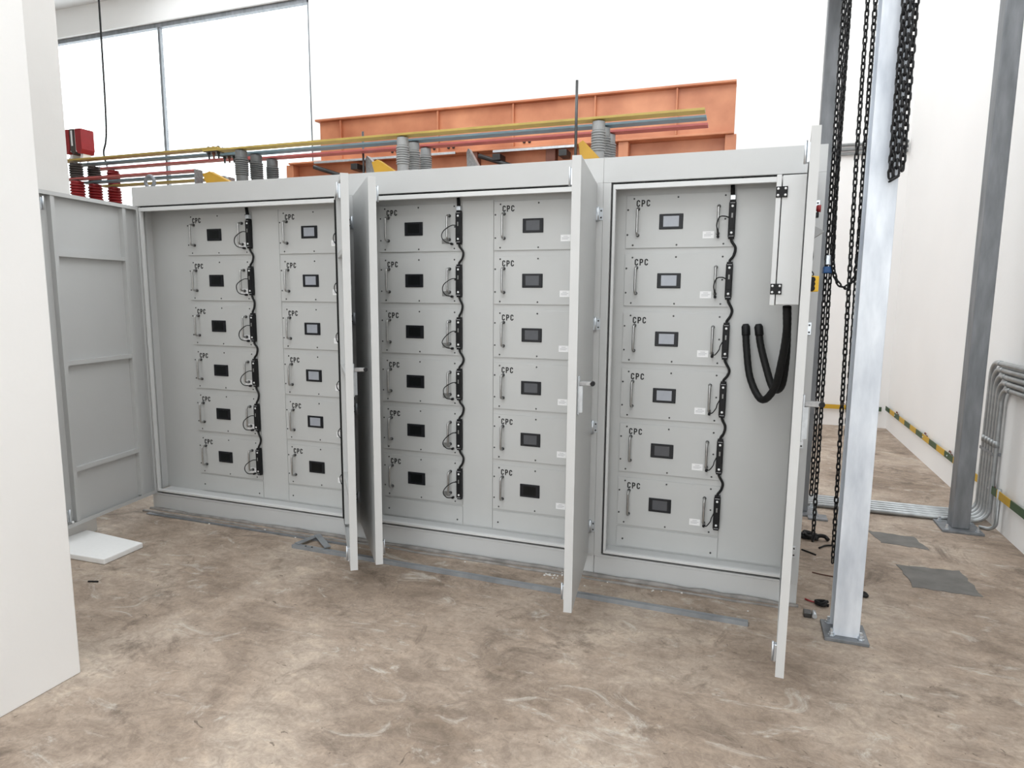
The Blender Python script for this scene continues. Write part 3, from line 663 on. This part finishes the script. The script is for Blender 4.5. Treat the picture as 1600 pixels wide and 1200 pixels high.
tag(MB().box(.98, 1.09, 1.245, 1.345, 0, .012, bev=.002).build('mesh_tray', M_galvd), 'small zinc tray on the floor behind the hanging chains', 'tray')
# white mortar crumbs by the plinth
rn = random.Random(21); cr = MB()
for k in range(46):
    if k < 22: x, y = -.27 + rn.gauss(0, .05), -.085 + rn.gauss(0, .02)
    else: x, y = rn.uniform(-2.6, .75), -.05 - abs(rn.gauss(0, .05))
    s_ = rn.uniform(.002, .005); cr.box(x-s_, x+s_, y-s_*.8, y+s_*.8, 0, s_*1.2, bev=s_*.3)
tag(cr.build('mortar_crumbs', M_crumb), 'white mortar crumbs scattered along the cabinet plinths', 'debris', kind='stuff')

# ------------------------------------------------------------------ busbars, insulators above and behind the cabinets
YS = [.58, .72, .88]
def insulator(x, y, z0, z1, r, m, lab, group, ribs, smooth_ends=.25, m2=None, parent=None):
    h = z1-z0; prof = [(r*.92, z0), (r*.92, z0+h*(smooth_ends if smooth_ends < .2 else .50)*.98)]
    a, b = (z0+h*smooth_ends, z1-h*smooth_ends) if smooth_ends < .2 else (z0+h*.50, z1-h*.15); n = ribs
    for k in range(n):
        t0 = a+(b-a)*k/n; t1 = a+(b-a)*(k+.55)/n; prof += [(r*.86, t0), (r*1.06, t0+(t1-t0)*.3), (r*1.06, t1), (r*.86, a+(b-a)*(k+.98)/n)]
    prof += [(r*.92, b+h*.005), (r*.92, z1)]
    t = thing('post_insulator', lab, 'insulator', (x, y, z0), group)
    o = MB().lathe([(q, z-z0) for q, z in prof], (0, 0, 0), 22, smooth=False).build('ribbed_body', m, t)
    MB().lathe([(.012, h), (.012, h+.008)], (0, 0, 0), 8).build('top_bolt', M_zinc, t)
    return t
ROWN = ['front', 'middle', 'rear']
for k, y in enumerate(YS):
    insulator(-2.615, y, H, 2.272, .041, M_gins, f'dark grey ribbed insulator on the left cabinet roof, {ROWN[k]} of three', 'insulators on the left cabinet', 8, .24)
    insulator(-1.425, y, H, 2.272, .037, M_gins2, f'light grey ribbed insulator on the middle cabinet roof, {ROWN[k]} of three', 'insulators on the middle cabinet', 8, .22)
    insulator(-.245, y, H, 2.272, .037, M_gins2, f'light grey ribbed insulator behind the right cabinet fascia, {ROWN[k]} of three', 'insulators on the right cabinet', 8, .22)
# support stand left of the cabinets with red and brown insulators
stn = thing('insulator_stand', 'grey steel stand under the red insulators, mostly hidden', 'stand', (-4.1, .72, 0))
MB().box(-.12, .12, -.28, .30, 1.86, 1.90, bev=.003).build('stand_top', M_galvd, stn)
for sx in (-.09, .09):
    for sy in (-.25, .27): MB().box(sx-.02, sx+.02, sy-.02, sy+.02, 0, 1.86).build('leg', M_galvd, stn)
for k, y in enumerate(YS):
    insulator(-4.11, y, 1.90, 2.153, .046, M_rins, f'red ribbed insulator left of the cabinets, {ROWN[k]} of three, below the lower bars', 'red insulators', 11, .06)
    insulator(-4.11, y, 2.176, 2.28, .043, M_bins if k < 2 else M_rins, f'{"dark brown" if k<2 else "red"} stub insulator between lower and upper bars, {ROWN[k]} of three', 'stub insulators', 5, .1)
def busbar(lab, m, y, z, x0, x1, w=.065, th=.012, drop=None):
    t = thing('busbar', lab, 'busbar', (x0, y, z))
    MB().box(0, x1-x0, -w/2, w/2, -th/2, th/2, bev=.001).build('flat_bar', m, t)
    if drop: MB().box(x1-x0+.0005, x1-x0+th, -w/2, w/2, -drop, th/2, bev=.001).build('down_strap', M_gstrap, t)
    for bx_ in (.06, .14): MB().lathe([(.010, th/2), (.010, th/2+.008), (.006, th/2+.018)], (bx_, 0, 0), 6, smooth=False).build('bolt', M_zinc, t)
for k, (m, nm) in enumerate(((M_yel, 'yellow'), (M_teal, 'teal'), (M_redb, 'red'))):
    busbar(f'{nm} painted upper busbar on the left, before the clamped joint', m, YS[k], 2.300, -4.30, -2.78)
    busbar(f'{nm} painted upper busbar running right above the grey insulators', m, YS[k], 2.286, -2.90, .30, w=.075)
for k, (m, nm) in enumerate(((M_redb, 'red'), (M_teal, 'teal'), (M_yel, 'yellow'))):
    busbar(f'{nm} painted lower busbar on the left, ending in a down strap', m, YS[k], 2.168, -4.22, -2.985 + .0*k, drop=.19)
# bolted clamp clusters at the bar joint
for k, y in enumerate(YS):
    t = thing('bar_clamp', f'dark bolted clamp cluster on the {["yellow", "teal", "red"][k]} upper busbar joint', 'clamp', (-2.84, y, 2.282), 'clamps on the upper bars')
    MB().box(-.055, .055, -.034, .034, -.006, -.001).build('clamp_plate', M_dchrome, t)
    for j, dx in enumerate((-.04, 0, .04)):
        b = MB(); b.lathe([(.011, -.006), (.011, -.018), (.0065, -.018), (.0065, -.045)], (dx, 0, 0), 6, smooth=False); b.lathe([(.011, .022), (.011, .032), (.007, .036)], (dx, 0, 0), 6, smooth=False)
        b.build('clamp_bolt', M_brown if j == 1 else M_dchrome, t)
# red moulded device standing on the left end of the yellow bar
t = thing('current_transformer', 'red moulded device with white stripes above the left end of the yellow busbar', 'transformer', (-4.06, .58, 2.305))
for xa, xb, m_ in ((-.085, -.035, M_rins), (-.028, .018, M_bins), (.028, .085, M_rins)):
    MB().prism([(xa, .055), (xa+.018, .03), (xb-.012, .03), (xb, .06), (xb, .20), (xa, .20)], -.05, .05, 'y').build('moulded_block', m_, t)
MB().box(-.012, .002, -.0525, -.0505, .085, .19).build('white_mark', M_stick, t)
for xa, xb in ((-.0345, -.0285), (.0185, .0275)): MB().box(xa, xb, -.045, .045, .045, .20).build('white_spacer', M_stick, t)
for dx in (-.055, .05): MB().prism([(dx-.012, 0), (dx+.012, 0), (dx+.02, .03), (dx-.004, .03)], -.03, .03, 'y').build('foot', M_stick, t)
# flexible straps where the lower bars drop
for k in range(2):
    sp_ = MB().tube(smoothline([(-2.93-.03*k, YS[k]+.05, 2.135), (-2.905-.03*k, YS[k]+.04, 2.15), (-2.865-.03*k, YS[k]+.03, 2.12), (-2.855-.03*k, YS[k]+.03, 1.968)], 6), .016, 8).build('flexible_strap', M_gstrap)
    tag(sp_, f'grey flexible cable bending down to the left cabinet roof, {["front", "rear"][k]} of two', 'cable')
# yellow and grey gusset brackets on the roofs
def gusset(name, lab, x, y, w, h, tip, m, th=.05):
    t = thing(name, lab, 'bracket', (x, y, H))
    MB().prism([(0, 0), (w, 0), (w, .05), (tip, h), (0, h*.93), (tip*.5, h*.55)], 0, .006, 'y').build('gusset_plate', m, t)
    a = Vector((tip, h)); b = Vector((w, .05)); n = Vector((-(b-a).y, (b-a).x)).normalized()*.004
    MB().prism([tuple(a), tuple(b), tuple(b+n), tuple(a+n)], 0, th, 'y').build('sloped_flange', m, t)
    MB().box(0, w, .006, th, 0, .005).build('foot_flange', m, t)
gusset('roof_bracket', 'yellow triangular bracket on the left cabinet roof beside dark insulators', -2.77, .40, .27, .150, .05, M_yel2)
gusset('roof_bracket', 'yellow triangular bracket on the middle cabinet roof', -1.53, .40, .19, .150, .035, M_yel2)
gusset('roof_bracket', 'yellow triangular bracket behind the middle cabinet right door', -.30, .36, .13, .165, .02, M_yel2)
gusset('roof_bracket', 'grey triangular bracket behind the yellow one on the middle cabinet', -1.90, .93, .26, .30, .01, M_gstrap)
gusset('roof_bracket', 'grey triangular bracket in the middle of the middle cabinet roof', -1.165, .93, .16, .30, .01, M_gstrap)
for x, y, l in ((-1.905, .915, 'beside the grey bracket, left'), (-.31, .345, 'above the right door of the middle cabinet')):
    tag(MB().tube([(x, y, H), (x, y, 2.42)], .0075, 8).build('threaded_rod', M_dchrome), f'dark threaded rod standing on the cabinet roof {l}', 'rod')

# orange primer-painted steel frame behind the cabinets
OX0, OX1, OY = -3.06, .42, 1.62
t = thing('orange_frame', 'orange primer painted steel frame behind the busbars', 'steel frame', ((OX0+OX1)/2, OY+.2, 0)); oo = Vector((-(OX0+OX1)/2, -(OY+.2), 0))
def OB(nm, m, *b, bev=.003):
    o = MB().box(*b, bev=bev).build(nm, m, t); o.location = oo; return o
OB('lower_plate', M_orange, OX0+.02, OX1, OY+.10, OY+.12, 1.85, 2.405)
OB('ledge', M_orange, OX0, OX1, OY, OY+.12, 2.405, 2.420)
OB('upper_plate', M_orange, OX0+.30, OX1, OY+.03, OY+.05, 2.42, 2.72)
OB('top_flange', M_orange, OX0+.28, OX1, OY-.01, OY+.12, 2.72, 2.735)
for x in (OX0, -2.30, -1.42, -.82, -.30, .40):
    OB('upright', M_orange if x not in (-1.42, -.82) else M_brown, x-.035, x+.035, OY+.02, OY+.098, 0, 2.405)
for x in (-2.55, -1.70, -1.10, -.50, .05): OB('stiffener', M_orange, x-.006, x+.006, OY+.0, OY+.03, 2.42, 2.72)
OB('edge_rail', M_zinc, -2.80, -1.55, OY-.012, OY-.001, 2.395, 2.412, bev=.001)
OB('edge_rail', M_zinc, -1.25, -.62, OY-.012, OY-.001, 2.385, 2.402, bev=.001)
for x in (-2.1, -2.06, -1.78, -1.74, -1.62, -1.58, -1.02, -.98, -.45, -.41):
    o = MB().lathe([(.011, OY+.03), (.011, OY+.02), (.006, OY+.016)], (x, 0, 2.452), 6, 'y', smooth=False).build('bolt', M_screw, t); o.location = oo
for xa, xb in ((-2.80, -2.48), (-1.36, -1.05)):
    mb = MB().tube([(xa, OY-.01, 2.37), (xb, OY+.03, 2.27)], .018, 6); o = mb.build('diagonal_brace', M_screw, t); o.location = oo
for x in (-2.42, -1.22, -.72): OB('lug', M_screw, x-.03, x+.03, OY-.02, OY+.1, 2.33, 2.375)
# thin black cable hanging behind the busbars, left
tag(MB().tube(smoothline([(-4.86, 1.5, 5.6), (-4.88, 1.5, 3.6), (-4.90, 1.5, 2.8), (-4.95, 1.5, 2.60), (-4.93, 1.5, 2.50), (-4.89, 1.5, 2.40)], 6), .008, 6).build('hanging_cable', M_rubber), 'thin black cable hanging behind the left busbars', 'cable')
